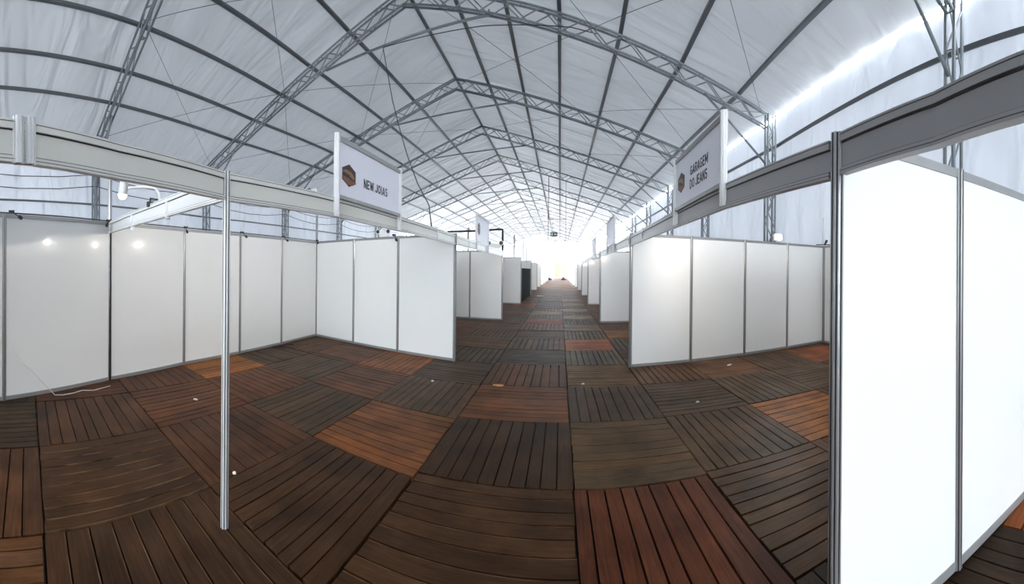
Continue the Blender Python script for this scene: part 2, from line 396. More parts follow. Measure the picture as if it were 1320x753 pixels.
# ------------------------------------------------------------------ roof trusses
def lattice(name, p, q, depth_dir, parent, seg=0.55, wid=0.13, depth=TD, r=0.03):
    """four-chord lattice girder from p to q, depth_dir from its lower to its upper chords"""
    p, q = Vector(p), Vector(q); u = Vector(depth_dir); L = (q - p).length; d = (q - p).normalized()
    w_ = d.cross(u).normalized() * wid / 2; u = u.normalized() * depth
    e = bpy.data.objects.new(name, None); COL.objects.link(e); e.parent = parent; e.location = p - parent.location; e.empty_display_size = .1
    def put(m, nm):
        o = m.build(nm, M['truss']); o.parent = e; o.matrix_parent_inverse = Matrix.Translation(-p)
    for lo in (0, 1):
        for s in (-1, 1):
            m = MB(); a = p + u * lo + w_ * s; b = q + u * lo + w_ * s; m.tube([a, b], r, 8); put(m, 'chord')
    m = MB(); k = max(2, round(L / seg)); 
    for s in (-1, 1):
        pts = [p + d * (L * (i + .5 * ((s < 0))) / k) + w_ * s + (u if i % 2 else Vector((0, 0, 0))) for i in range(k + 1) if i + .5 * (s < 0) <= k]
        for a, b in zip(pts, pts[1:]): m.tube([a, b], .018, 6, False)
    for lo in (0, 1):
        for i in range(0, k + 1, 2):
            c = p + d * (L * i / k) + u * lo; m.tube([c - w_, c + w_], .014, 6, False)
    put(m, 'lacing')
    return e
for n in range(-1, N1 + 1):
    L, A, R = FR[n]
    place = 'cut off by the top edge of the photo' if n == 0 else ('behind the viewpoint' if n < 0 else f'the {ORD[n-1]} whole arch seen along the hall')
    t = thing('roof_truss', (A[0], A[1], 0), f'grey lattice roof truss arch, {place}' if n >= 0 else 'grey lattice roof truss arch near the entrance', 'roof truss', 'roof truss arches')
    for side, E in ((-1, L), (1, R)):
        lattice('rafter', A, E, (0, 0, 1), t)
        lattice('column', (E[0], E[1], 0.0), (E[0], E[1], E[2] + TD), (side, 0, 0), t, .5, .16, .26, .032)
        m = MB(); sl = lerp(A, E, .80); c = (E[0], E[1], E[2] - 1.05)
        m.tube([sl, lerp(sl, c, .5), (c[0] - side * .03, c[1], c[2])], .032, 8); m.build('knee_brace', M['truss'], t)
    m = MB(); a, b = lerp(A, L, .30), lerp(A, R, .235)
    a = (a[0], a[1], a[2] - .10); b = (b[0], b[1], b[2] - .02)
    m.tube([a, b], .036, 8); m.tube([a, (a[0], a[1], a[2] + .14)], .02, 6); m.tube([b, (b[0], b[1], b[2] + .14)], .02, 6)
    m.box((b[0] - .10, b[1] - .03, b[2] - .03), (b[0] + .12, b[1] + .03, b[2] + .05))
    m.build('collar_tie', M['truss'], t)
# purlins, whole length of the tent
def purlin(side, t, name, label, w_=.10, h=.07, dz=TD + .07):
    m = MB()
    for n in range(N0, N1): m.bar(roof_pt(n, side, t, dz), roof_pt(n + 1, side, t, dz), w_, h)
    tag(m.build(name, M['purlin']), label, 'purlin', 'purlins under the roof fabric')
purlin(1, 0.0, 'ridge_purlin', 'dark ridge purlin along the peak of the tent roof', .08, .07, TD + .05)
for i, t in enumerate(RX): purlin(1, t, 'roof_purlin', f'dark steel purlin, {ORD[i]} one down the right-hand slope from the ridge', dz=TD + .07)
for i, t in enumerate(LX): purlin(-1, t, 'roof_purlin', f'dark steel purlin, {ORD[i]} one down the left-hand slope from the ridge', dz=TD + .07)
# eave rails and wall girts
def girt(side, z, out, name, label, w_=.05, h=.09):
    m = MB()
    for n in range(N0, N1):
        p, q = wall_xy(n, side, out), wall_xy(n + 1, side, out); m.bar((*p, z), (*q, z), w_, h)
    tag(m.build(name, M['purlin']), label, 'wall rail', 'horizontal rails of the tent side walls')
girt(1, 5.32, .33, 'wall_rail', 'grey horizontal rail on the right tent wall below the bright eave gap')
girt(-1, 5.6, .33, 'wall_rail', 'grey horizontal rail high along the left tent wall')
girt(-1, 3.75, .33, 'wall_rail', 'thin grey rail on the left tent wall just above the booth walls', .05, .06)
# thin bracing cables crossing the first roof bays
def wire(pts, r, label, group=None, name='bracing_cable', mat='wire', cat='cable', sag=0.0):
    a, b = Vector(pts[0]), Vector(pts[-1]); m = MB()
    if len(pts) == 2:
        pts = [a.lerp(b, i / 8) - Vector((0, 0, sag * 4 * (i / 8) * (1 - i / 8))) for i in range(9)]
    m.tube(pts, r, 6); return tag(m.build(name, M[mat]), label, cat, group)
bay = {-1: 'bay overhead behind the first arch', 0: 'nearest bay', 1: 'past first whole arch', 2: 'past second whole arch'}
for n in (0, 1, 2):
    for side, sn in ((-1, 'left'), (1, 'right')):
        for t0, t1, zn in ((.03, .5, 'upper'), (.5, .98, 'lower')):
            for a, b, dn in ((t0, t1, 'descending away'), (t1, t0, 'climbing away')):
                wire([roof_pt(n, side, a, TD - .05), roof_pt(n + 1, side, b, TD - .05)], .007, f'thin cable {dn} across the {zn} {sn} roof slope, {bay[n]}', 'roof bracing cables', sag=.05)
# hanging black power cables
T1 = FR[1]
a, b = lerp(T1[1], T1[0], .30), lerp(T1[1], T1[2], .235)
hx, hz = -4.82, 7.72
wire([(hx, 9.24, hz), (-4.7, 9.2, 7.2), (-4.4, 9.0, 6.1), (-4.05, 8.7, 5.2), (-3.6, 8.2, 4.3), (-3.0, 7.4, 3.4), (-2.4, 6.5, 2.75), (-1.86, 5.15, 2.19)], .010,
     'black power cable hanging from the first arch down to the left fascia', None, 'power_cable', 'cable')
wire([(hx, 9.24, hz + .02), (-2, 9.2, 7.72), (.2, 9.2, 7.58), (.85, 9.25, 7.48)], .011, 'black cable strung level across the first arch to its right rafter', None, 'power_cable', 'cable')
for i, (z0, z1) in enumerate(((4.75, 4.45), (4.35, 4.2))):
    pts = []
    for n in range(-1, 5):
        p, q = wall_xy(n, -1, .15), wall_xy(n + 1, -1, .15)
        for k in range(4):
            t = k / 4; pts.append((p[0] + (q[0] - p[0]) * t, p[1] + (q[1] - p[1]) * t, z0 - .25 * 4 * t * (1 - t)))
    wire(pts, .014, ['thin cable sagging between columns of the left tent wall, upper of two', 'thin cable sagging between columns of the left tent wall, lower of two'][i], None, 'wall_cable', 'cable')

# ------------------------------------------------------------------ booth walls
WALLH, PT = 2.18, .05
def on_line(p, q, az):
    """point of line pq seen at azimuth with tan = az from the viewpoint"""
    (x0, y0), (x1, y1) = p, q; dx, dy = x1 - x0, y1 - y0
    t = (az * y0 - x0) / (dx - az * dy); return (x0 + dx * t, y0 + dy * t)
def partition(name, pts, label, group, h=WALLH, tall={}, cat='booth wall'):
    t = thing(name, (pts[0][0], pts[0][1], 0), label, cat, group)
    for i, p in enumerate(pts):
        m = MB(); m.post(p[0], p[1], 0, tall.get(i, h)); m.build('post', M['alu'], t)
    for p, q in zip(pts, pts[1:]):
        d = (Vector(q) - Vector(p)).normalized() * .018; a, b = Vector(p) + d, Vector(q) - d
        m = MB(); m.slab(a, b, .012, .045, h - .045); m.build('panel', M['panel'], t)
        for z0, z1 in ((0.004, .05), (h - .05, h - .004)):
            m = MB(); m.slab(a, b, .026, z0, z1); m.build('rail', M['rail'], t)
    return t
# ---- left row
lp0, lp1 = (-1.77, 6.08), (-5.22, 6.82)
Lp = [on_line(lp0, lp1, z) for z in (-.290, -.464, -.618, -.767)]
partition('booth_partition', Lp, 'white three-panel partition closing the first left booth, beside the hanging lettered sign', 'partitions of the left row', tall={3: 2.78})
LB = [Lp[3], (-5.17, 5.57), (-5.11, 4.40), (-5.04, 3.165), (-4.79, 1.81)]
partition('booth_back_wall', LB, 'white back wall of the left booth under the hanging lettered sign', 'back walls of the left row', tall={4: 2.85})
LB2 = [(-4.79, 1.81), (-4.32, .335), (-3.9, -.85), (-3.5, -2.0)]
t = partition('booth_back_wall', [LB2[0], *LB2[1:]], 'white back wall at the far left edge, left of the slanted divider beam', 'back walls of the left row')
LY = [11.45, 17.1, 23.3, 29.3, 34.6, 40.2, 46, 52, 57.5, 63]
for i, y in enumerate(LY):
    x = -1.79 - .0015 * (y - 11)
    pts = [(x - k * 1.05, y + .06 * k) for k in range(4)]
    partition('booth_partition', pts, f'white partition, {ORD[i+1]} of the left row counting away along the aisle', 'partitions of the left row', tall={3: 2.7, 0: WALLH})
prev = Lp[3]
for i, y in enumerate(LY):
    x = -1.79 - .0015 * (y - 11) - 3.15; q = (x, y + .18)
    n = 5; pts = [lerp(prev, q, k / n) for k in range(n + 1)]
    if i < 6: partition('booth_back_wall', [(prev[0] * .004 * 0 + pts[0][0], pts[0][1] + .05)] + [p for p in pts[1:-1]] + [(pts[-1][0], pts[-1][1] - .05)], f'white back wall of the {ORD[i+1]} left booth along the aisle', 'back walls of the left row')
    prev = q
# ---- right row
rp0, rp1 = (1.15, 5.95), (5.47, 6.42)
Rp = [on_line(rp0, rp1, z) for z in (.1928, .3675, .541, .699, .853)]
partition('booth_partition', Rp, 'white four-panel partition closing the first right booth, below the two-line sign', 'partitions of the right row')
RB = [Rp[4], (5.42, 5.4), (5.27, 4.4), (5.08, 3.4), (4.86, 2.4), (4.62, 1.45)]
partition('booth_back_wall', [(RB[0][0], RB[0][1] - .05)] + RB[1:], 'white back wall of the right booth, a narrow strip beside the tall near post', 'back walls of the right row')
n0, n1 = (1.765, .955), (2.47, .835)
Np = [on_line(n0, n1, z) for z in (.918, 1.826)]
st = (Np[1][0] - Np[0][0], Np[1][1] - Np[0][1])
for k in range(2, 5): Np.append((Np[0][0] + st[0] * k, Np[0][1] + st[1] * k))
partition('booth_partition', Np, 'large bright white partition filling the right edge, nearest of all', 'partitions of the right row', h=2.12, tall={0: 2.115})
RY = [11.2, 17.1, 23.4, 29.6, 35.5, 41.5, 47.5, 53.5, 59, 64]
rx = lambda y: 1.15 + .0125 * (min(y, 26) - 6)
for i, y in enumerate(RY):
    pts = [(rx(y) + k * 1.02, y) for k in range(5)]
    partition('booth_partition', pts, f'white partition, {ORD[i+1]} of the right row counting away along the aisle', 'partitions of the right row')

# ------------------------------------------------------------------ fascia beams
def fascia(pts, label, group, z0=1.985, z1=2.15, covers=(), name='fascia_beam', dz=None):
    t = thing(name, (pts[0][0], pts[0][1], 0), label, 'fascia', group)
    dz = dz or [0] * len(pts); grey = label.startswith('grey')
    for p, q, e, g in zip(pts, pts[1:], dz, dz[1:]):
        def sl(m, th, a, b):
            k = len(m.v); m.slab(p, q, th, a, b)
            for i in range(k, k + 8):
                v = m.v[i]; m.v[i] = (v[0], v[1], v[2] + (e if (i - k) % 4 in (0, 3) else g))
        m = MB(); sl(m, .014, z0 + .02, z1 - .02); m.build('board', M['fascia_shaded' if grey else ('panel' if name == 'divider_beam' else 'fascia')], t)
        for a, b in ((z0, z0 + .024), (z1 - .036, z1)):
            m = MB(); sl(m, .036, a, b); m.build('rail', M['rail_shaded' if grey else ('white' if name == 'divider_beam' else 'rail_lit')], t)
        for th, a, b in ((.0375, z1 - .0115, z1 - .0085), (.02, z1 - .0415, z1 - .036), (.02, z0 + .024, z0 + .029), (.0375, z0 + .010, z0 + .0125)):
            m = MB(); sl(m, th, a, b); m.build('groove', M['groove'], t)
    for c in covers:
        m = MB(); m.post(c[0], c[1], z0 - .004, z1 + .012, .022, False); m.build('post', M['signpost'], t)
    return t
M['rail_lit'] = plain('fascia_rail_lit', (0.76, 0.755, 0.70, 1), 0.4, 0.1)  # left rails lightened in colour like their boards, for the stronger light
M['rail_shaded'] = plain('fascia_rail_shaded', (0.40, 0.40, 0.40, 1), 0.4, 0.2)  # right rails darker in colour, standing in for weaker light
def fl(y):  # left fascia line
    return (-1.74 - .03 * (min(y, 6.08) - 1.39) / 4.7, y)
K = (-1.74, 1.39)
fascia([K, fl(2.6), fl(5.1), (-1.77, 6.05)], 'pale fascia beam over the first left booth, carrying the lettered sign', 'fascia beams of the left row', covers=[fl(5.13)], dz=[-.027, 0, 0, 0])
nl = (-1.445, .20); nl2 = (-1.22, -.70)
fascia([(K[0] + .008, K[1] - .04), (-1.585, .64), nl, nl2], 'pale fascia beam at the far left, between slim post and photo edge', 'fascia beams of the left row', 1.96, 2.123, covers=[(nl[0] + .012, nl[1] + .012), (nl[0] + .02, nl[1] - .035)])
m = MB(); m.post(K[0], K[1], 0, 2.135, .023)
tag(m.build('corner_post', M['post_bright']), 'slim free-standing aluminium post on the timber deck between two fascia beams', 'post')
lb = (-4.77, 1.807); lk = (K[0] - .03, K[1] + .004)
fascia([lerp(lb, lk, 0), lerp(lb, lk, .36), lerp(lb, lk, .70), lk], 'bluish white divider beam running from the slim post back to the booth wall', 'fascia beams of the left row', 1.962, 2.12, [lerp(lb, lk, .36), lerp(lb, lk, .70)], 'divider_beam', [.06, .04, .015, 0])
def fr(y): return (1.0 + .15 * (y - 1.08) / 4.87, y)
RK = Np[0]
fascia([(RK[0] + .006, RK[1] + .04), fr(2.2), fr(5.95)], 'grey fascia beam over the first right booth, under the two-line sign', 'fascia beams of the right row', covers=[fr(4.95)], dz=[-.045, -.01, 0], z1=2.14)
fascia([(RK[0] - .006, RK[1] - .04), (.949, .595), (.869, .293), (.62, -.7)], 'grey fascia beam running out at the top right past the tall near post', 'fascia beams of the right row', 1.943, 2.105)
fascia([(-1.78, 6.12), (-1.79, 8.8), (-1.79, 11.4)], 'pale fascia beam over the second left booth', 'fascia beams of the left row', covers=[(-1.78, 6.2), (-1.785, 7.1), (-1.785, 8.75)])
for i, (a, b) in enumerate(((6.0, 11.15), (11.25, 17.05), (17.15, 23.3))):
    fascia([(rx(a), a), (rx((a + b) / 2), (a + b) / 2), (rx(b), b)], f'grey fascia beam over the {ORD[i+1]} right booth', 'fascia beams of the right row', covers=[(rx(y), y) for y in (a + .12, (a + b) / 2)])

# ------------------------------------------------------------------ hanging name signs
arc = lambda cx, cy, rx_, ry_, a0, a1, n=9: [(cx + rx_ * math.cos(math.radians(a0 + (a1 - a0) * i / n)), cy + ry_ * math.sin(math.radians(a0 + (a1 - a0) * i / n))) for i in range(n + 1)]
GLYPH = {  # sans-serif capitals as pen strokes on a body one unit high: (width, strokes)
    'N': (.62, [[(.08, 0), (.08, 1)], [(.08, .98), (.54, .02)], [(.54, 0), (.54, 1)]]),
    'E': (.54, [[(.08, 0), (.08, 1)], [(.08, .92), (.52, .92)], [(.08, .5), (.47, .5)], [(.08, .08), (.52, .08)]]),
    'W': (.92, [[(.06, 1), (.27, .03)], [(.27, .03), (.46, .95)], [(.46, .95), (.65, .03)], [(.65, .03), (.86, 1)]]),
    'J': (.48, [[(.40, 1), (.40, .3)], arc(.21, .29, .19, .21, 0, -170)]),
    'O': (.70, [arc(.35, .5, .27, .42, 0, 360, 20)]),
    'I': (.24, [[(.12, 0), (.12, 1)]]),
    'A': (.66, [[(.05, 0), (.33, .97)], [(.33, .97), (.61, 0)], [(.16, .3), (.50, .3)]]),
    'S': (.58, [arc(.29, .715, .21, .205, 30, 270, 10) + arc(.29, .285, .21, .225, 90, -150, 10)]),
    'G': (.68, [arc(.35, .5, .27, .42, 48, 330, 16), [(.59, .26), (.59, .46)], [(.36, .46), (.65, .46)]]),
    'R': (.62, [[(.08, 0), (.08, 1)], [(.08, .92), (.34, .92)] + arc(.34, .70, .21, .22, 90, -90, 8) + [(.08, .48)], [(.30, .48), (.57, 0)]]),
    'M': (.76, [[(.08, 0), (.08, 1)], [(.08, .97), (.38, .25)], [(.38, .25), (.68, .97)], [(.68, 0), (.68, 1)]]),
    'D': (.66, [[(.08, 0), (.08, 1)], [(.08, .92), (.28, .92)] + arc(.28, .5, .30, .42, 90, -90, 12) + [(.08, .08)]]),
}
def text_obj(txt, size, loc, rot, parent, name='lettering', mat='ink', pen=.155):
    m = MB(); x = 0.0; items = []
    for ch in txt:
        if ch == ' ': x += .34; continue
        wd_, st = GLYPH[ch]; items.append((x, st)); x += wd_ + .10
    mw = Matrix.Translation(loc) @ rot
    for ox, st in items:
        for line in st:
            for (ax, ay), (bx, by) in zip(line, line[1:]):
                a, b = Vector((ax, ay)), Vector((bx, by)); d = (b - a).normalized()
                ext = pen * .12 if len(line) > 2 else 0
                a, b = a - d * ext, b + d * ext; n = Vector((-d.y, d.x)) * pen / 2
                q = [a - n, b - n, b + n, a + n]; c = []
                for z in (-.012, .0):
                    c += [tuple(mw @ Vector(((p.x + ox - x / 2) * size, (p.y - .5) * size, z * size))) for p in q]
                m.hexa(c)
    return m.build(name, M[mat], parent)
def sign(a, b, z0, z1, face, label, lines, emblem=True, sub=()):
    """board between posts a (reader's left) and b (reader's right); face = side the print is on (+1: towards +X)"""
    A, B = Vector((*a, 0)), Vector((*b, 0)); d = (B - A).normalized(); nrm = Vector((d.y, -d.x, 0))
    t = thing('name_sign', (a[0], a[1], 0), label, 'sign', 'hanging name signs over the aisle')
    for p in (A, B):
        m = MB(); m.post(p.x + nrm.x * .03, p.y + nrm.y * .03, 1.985, z1 + .02, .024, False); m.build('post', M['signpost'], t)
    m = MB(); m.slab(A + nrm * .03, B + nrm * .03, .012, z0, z1 - .03); m.build('sign_board', M['sign'], t)
    m = MB(); m.slab(A + nrm * .03, B + nrm * .03, .03, z1 - .04, z1); m.slab(A + nrm * .03, B + nrm * .03, .03, z0 - .03, z0); m.build('rail', M['rail'], t)
    rot = Matrix(((d.x, 0, nrm.x, 0), (d.y, 0, nrm.y, 0), (0, 1, 0, 0), (0, 0, 0, 1)))
    P = lambda u, z, o=.0375: A + d * u + nrm * o + Vector((0, 0, z))
    for s, size, u, z in lines: text_obj(s, size, P(u, z), rot, t)
    if emblem:
        u0, zc, hw, hh = emblem
        def plate(pts, o, mat, nm, par):
            m = MB(); m.poly([P(u0 + x * hw, zc + y * hh, o) for x, y in pts]); 
            k = len(pts)
            m.v += [tuple(P(u0 + x * hw, zc + y * hh, .036)) for x, y in pts]
            for j in range(k): m.f.append((j, (j + 1) % k, k + (j + 1) % k, k + j)); m.sm.append(False)
            ob = m.build(nm, M[mat]); ob.parent = par; ob.matrix_parent_inverse = Matrix.Translation(-par.location); return ob
        hexa = [(0, 1), (1, .52), (1, -.5), (0, -1), (-1, -.5), (-1, .52)]
        e = plate(hexa[::-1], .0385, 'brown', 'emblem', t)
        plate([(-.9, .30), (-.45, .46), (.3, .36), (.72, .05), (.8, -.30), (.3, -.12), (-.2, -.02), (-.9, .08)][::-1], .0395, 'gold', 'gold_band', e)
        plate([(-.95, -.42), (-.95, -.12), (.1, -.30), (.55, -.42), (1.0, -.35), (1.0, -.58), (.35, -.86), (-.3, -.80)][::-1], .0395, 'copper', 'copper_band', e)
        plate([(-.85, -.10), (-.85, .16), (.05, .04), (.05, -.24)][::-1], .0405, 'ink', 'dark_bar', e)
    return t
sign((-1.75, 2.505), (-1.752, 3.725), 2.165, 2.645, 1, 'white sign above the left fascia reading NEW JOIAS beside a brown badge',
     [('NEW JOIAS', .083, .67, 2.337)], (.175, 2.352, .105, .096))
sign((1.072, 3.26), (1.04, 2.165), 2.14, 2.58, -1, 'white sign above the right fascia reading GARAGEM DO JEANS in two lines',
     [('GARAGEM', .076, .635, 2.375), ('DO JEANS', .076, .625, 2.268)], (.185, 2.337, .092, .088))
sign((-1.80, 7.72), (-1.80, 9.0), 2.175, 2.76, 1, 'pale sign over the second left booth, beyond the first left sign', [], (.2, 2.45, .11, .14))
sign((1.19, 9.15), (1.18, 7.85), 2.175, 2.76, -1, 'pale sign over the second right booth, beyond the first right sign', [], False)
sign((1.27, 14.3), (1.255, 13.0), 2.175, 2.74, -1, 'pale sign over the third right booth, farthest of the right signs', [], False)

# ------------------------------------------------------------------ lamps
def aim(o, target):
    o.rotation_euler = (Vector(target) - o.location).to_track_quat('-Z', 'Y').to_euler()
def spotlight(loc, target, label, hang, power, group='small white spotlights of the left booths'):
    t = thing('spotlight', loc, label, 'spotlight', group)
    P = Vector(loc); D = (Vector(target) - P).normalized()
    m = MB(); m.tube([P, P + D * .02, P + D * .105, P + D * .11], [.018, .027, .027, .03], 14); m.build('lamp_body', M['white'], t)
    m = MB(); m.tube([P + D * .105, P + D * .12, P + D * .135, P + D * .143], [.027, .028, .02, .006], 14); m.build('bulb', M['bulb'], t)
    m = MB(); H = Vector(hang); m.tube([P, P.lerp(H, .35) + Vector((0, 0, .05)), P.lerp(H, .8) + Vector((0, 0, .04)), H], .009, 8); m.build('arm', M['white'], t)
    m = MB(); m.tube([P + D * .01, P + Vector((-.03, -.03, .0)), P + Vector((-.035, -.03, .05)), P + Vector((0, 0, .075))], .004, 6); m.build('cord', M['cable'], t)
    l = bpy.data.lights.new('spot', 'SPOT'); l.energy = power; l.spot_size = 2.3; l.spot_blend = .8; l.shadow_soft_size = .03; l.color = (1, .93, .83)
    o = bpy.data.objects.new('spot', l); COL.objects.link(o); o.location = P + D * .16; aim(o, P + D * 2)
    o.parent = t; o.matrix_parent_inverse = Matrix.Translation(-P)
    return t
LAMP, FAR_FILL = 38, 45
spotlight((-2.02, .86, 2.10), (-2.10, .83, 1.7), 'white spotlight with bare bulb under the fascia left of the slim post', (-1.66, 1.0, 2.05), LAMP)
spotlight((-1.87, 2.35, 2.13), (-4.9, 2.35, 1.75), 'white spotlight tucked behind the left fascia next to the slim post', (-1.765, 2.3, 2.14), LAMP)
spotlight((-1.87, 3.45, 2.13), (-5.0, 3.45, 1.75), 'white spotlight tucked behind the left fascia below the lettered sign', (-1.765, 3.4, 2.14), LAMP)
spotlight((-1.87, 5.25, 2.14), (-5.1, 4.9, 1.75), 'white spotlight tucked behind the left fascia beyond the lettered sign', (-1.77, 5.2, 2.14), LAMP)
spotlight((1.20, 3.9, 2.13), (2.2, 6.1, 1.3), 'white spotlight tucked behind the right fascia beyond the two-line sign', (1.1, 3.9, 2.13), 22, group='small white spotlights of the right booths')
spotlight((1.22, 4.6, 2.13), (4.2, 6.3, 1.2), 'added white fill spotlight behind the right fascia close to the first right partition', (1.12, 4.6, 2.13), 55, group='small white spotlights of the right booths')  # unseen lamp added to lift the brightness of the first right partition
for i, y in enumerate(LY[:6]):  # unseen lamps, added to brighten the farther left partitions
    x = -1.79 - .0015 * (y - 11)
    spotlight((x - .35, y - 2.9, 2.13), (x - 1.2, y, 1.1), f'small white spotlight lighting the {ORD[i+1]} partition of the left row', (x - .03, y - 2.9, 2.14), FAR_FILL) if i == 0 else spotlight((x - .5, LY[i - 1] + .35, 2.42), (x - 1.2, y, 1.1), f'small white spotlight lighting the {ORD[i+1]} partition of the left row', (x - .5, LY[i - 1] + .03, WALLH), FAR_FILL * 2)
for i, y in enumerate(RY[:6]):  # right row likewise: spotlights added only to brighten its far panels
    spotlight((rx(y) + .35, y - 2.9, 2.13), (rx(y) + 1.2, y, 1.1), f'small white spotlight lighting the {ORD[i+1]} partition of the right row', (rx(y) + .03, y - 2.9, 2.14), FAR_FILL, group='small white spotlights of the right booths') if i < 3 else spotlight((rx(y) + .5, RY[i - 1] + .35, 2.42), (rx(y) + 1.2, y, 1.1), f'small white spotlight lighting the {ORD[i+1]} partition of the right row', (rx(y) + .5, RY[i - 1], WALLH), FAR_FILL * 2, group='small white spotlights of the right booths')
# curved white lamp arm clamped on the divider beam
t = thing('lamp_arm', (-2.95, 1.55, 2.17), 'curved white lamp arm clamped with a black clip on the divider beam', 'lamp arm')
m = MB(); m.tube([(-2.86, 1.545, 2.13), (-2.85, 1.53, 2.20), (-2.87, 1.50, 2.25), (-2.97, 1.44, 2.272), (-3.12, 1.36, 2.28)], .013, 8); m.build('arm', M['white'], t)
m = MB(); m.box((-3.12, 1.545, 2.12), (-3.07, 1.60, 2.17)); m.tube([(-3.10, 1.57, 2.165), (-3.04, 1.545, 2.19), (-2.94, 1.54, 2.165), (-2.88, 1.54, 2.15)], .008, 6); m.build('clip', M['black'], t)
# flood lamp on the first right partition
fp = on_line(rp0, rp1, .655)
t = thing('flood_lamp', (fp[0], fp[1], WALLH), 'lit white flood lamp glaring on top of the first right partition', 'flood lamp')
m = MB(); m.box((fp[0] - .09, fp[1] - .07, WALLH + .03), (fp[0] + .09, fp[1] - .02, WALLH + .15)); m.build('housing', M['white'], t)
m = MB(); m.box((fp[0] - .078, fp[1] - .075, WALLH + .042), (fp[0] + .078, fp[1] - .0705, WALLH + .138)); m.build('lens', M['flood'], t)
m = MB(); m.tube([(fp[0] - .1, fp[1] - .045, WALLH + .09), (fp[0] - .1, fp[1], WALLH), (fp[0] + .1, fp[1], WALLH), (fp[0] + .1, fp[1] - .045, WALLH + .09)], .008, 6); m.build('bracket', M['alu'], t)
l = bpy.data.lights.new('flood', 'SPOT'); l.energy = 60; l.spot_size = 2.8; l.spot_blend = 1; l.shadow_soft_size = .08
o = bpy.data.objects.new('flood', l); COL.objects.link(o); o.location = (fp[0], fp[1] - .12, WALLH + .09); aim(o, (fp[0] - .5, fp[1] - 3, 1.0))
o.parent = t; o.matrix_parent_inverse = Matrix.Translation(-Vector(t.location))
# twin-head emergency lights
def emergency(loc, label, s=1.0):
    x, y, z = loc
    t = thing('emergency_light', loc, label, 'emergency light', 'twin-head emergency lights on the walls')
    m = MB(); m.box((x - .11 * s, y - .03 * s, z), (x + .11 * s, y + .03 * s, z + .10 * s)); m.build('battery_box', M['white'], t)
    for k in (-1, 1):
        m = MB(); c = Vector((x + k * .13 * s, y - .03 * s, z + .11 * s)); m.tube([c + Vector((0, .05 * s, 0)), c, c - Vector((0, .035 * s, 0))], [.03 * s, .05 * s, .055 * s], 12)
        h = m.build('lamp_head', M['white'], t)
        m = MB(); m.tube([c - Vector((0, .036 * s, 0)), c - Vector((0, .040 * s, 0))], .042 * s, 12); q = m.build('lens', M['black']); q.parent = h
ep = on_line(lp0, lp1, -.512)
emergency((ep[0], ep[1], WALLH + .002), 'white twin-head emergency light on the first left partition', .85)
emergency((-2.02, 11.46, WALLH + .05), 'white twin-head emergency light on the second left partition by a black bent pipe', 1.5)
# small clip lamps and plugs along the wall tops
def clip(x, y, z, label, d=(1, -.3), s=1.0):
    t = thing('clip_socket', (x, y, z), label, 'cable clip', 'black cable clips on the booth wall tops')
    m = MB(); m.box((x - .015 * s, y - .03 * s, z), (x + .02 * s, y + .03 * s, z + .03 * s)); m.build('clamp', M['black'], t)
    m = MB(); a = Vector((x, y, z + .02)); b = a + Vector((d[0], d[1], -.6)).normalized() * .09 * s; c = a + Vector((d[0], d[1], -.6)).normalized() * .14 * s
    m.tube([a, b], .006 * s, 6); m.tube([b, b.lerp(c, .2), c], [.01 * s, .02 * s, .018 * s], 8); m.build('socket', M['black'], t)
clip(-4.30, .42, WALLH, 'black cable socket on the wall top at the far left edge', (.35, .8), 1.1)
clip(-4.72, 1.77, WALLH - .01, 'black socket dangling from the wall top at the divider beam', (.7, -.5), 1.1)
clip(-5.0, 3.17, WALLH, 'black clip on the back wall top left of the slim post', (.6, -.2), 1.0)
clip(-5.06, 4.40, WALLH, 'black clip on the back wall top right of the slim post', (.5, .3), 1.0)
clip(-5.12, 5.57, WALLH, 'black clip near the far end of the left back wall top', (.5, .3), 1.0)
clip(Lp[3][0] + .06, Lp[3][1] - .06, WALLH, 'black clip in the corner of the first left booth', (.6, -.6), 1.0)
ep2 = on_line(lp0, lp1, -.478)
clip(ep2[0], ep2[1] - .02, WALLH, 'black clip beside the emergency light on the first left partition', (.5, -.4), 1.2)
# black cable laid along the top of the left back wall
wire([(LB2[2][0], LB2[2][1], WALLH + .012), (LB2[1][0], LB2[1][1], WALLH + .008), (-4.55, 1.08, WALLH + .012), (LB2[0][0], LB2[0][1], WALLH + .01)], .009, 'black cable lying along the wall top at the far left', None, 'power_cable', 'cable')
wire([(p[0] + .02, p[1], WALLH + .010) for p in LB[::-1]], .009, 'black cable lying along the back wall top of the first left booth', None, 'power_cable', 'cable')
t = thing('cable_clamp', (Rp[4][0] - .02, Rp[4][1] - .05, WALLH), 'small black cable clamp with thin rod in the back corner of the right booth', 'cable clamp')
x, y = Rp[4][0] - .03, Rp[4][1] - .08
m = MB(); m.tube([(x - .2, y + .05, WALLH + .012), (x, y, WALLH + .02), (x + .1, y - .3, WALLH + .01), (x + .12, y - .6, WALLH + .01)], .011, 6); m.tube([(x, y, WALLH + .01), (x + .05, y - .02, WALLH + .12)], [.02, .03], 8); m.build('clamp', M['black'], t)
m = MB(); m.tube([(x - .03, y + .02, WALLH), (x - .03, y + .02, WALLH + .62)], .012, 8); m.build('rod', M['white'], t)

# ------------------------------------------------------------------ things farther along the aisle
m = MB(); pts = []
for i in range(25):
    pts.append((-1.84 + .02 * math.sin(i * 1.3), 17.7 + 5.3 * i / 24))
for (a, b) in zip(pts, pts[1:]): m.slab(a, b, .03, .03, 1.66)
tag(m.build('black_banner', M['banner']), 'black cloth banner screening the front of a far left booth', 'banner')
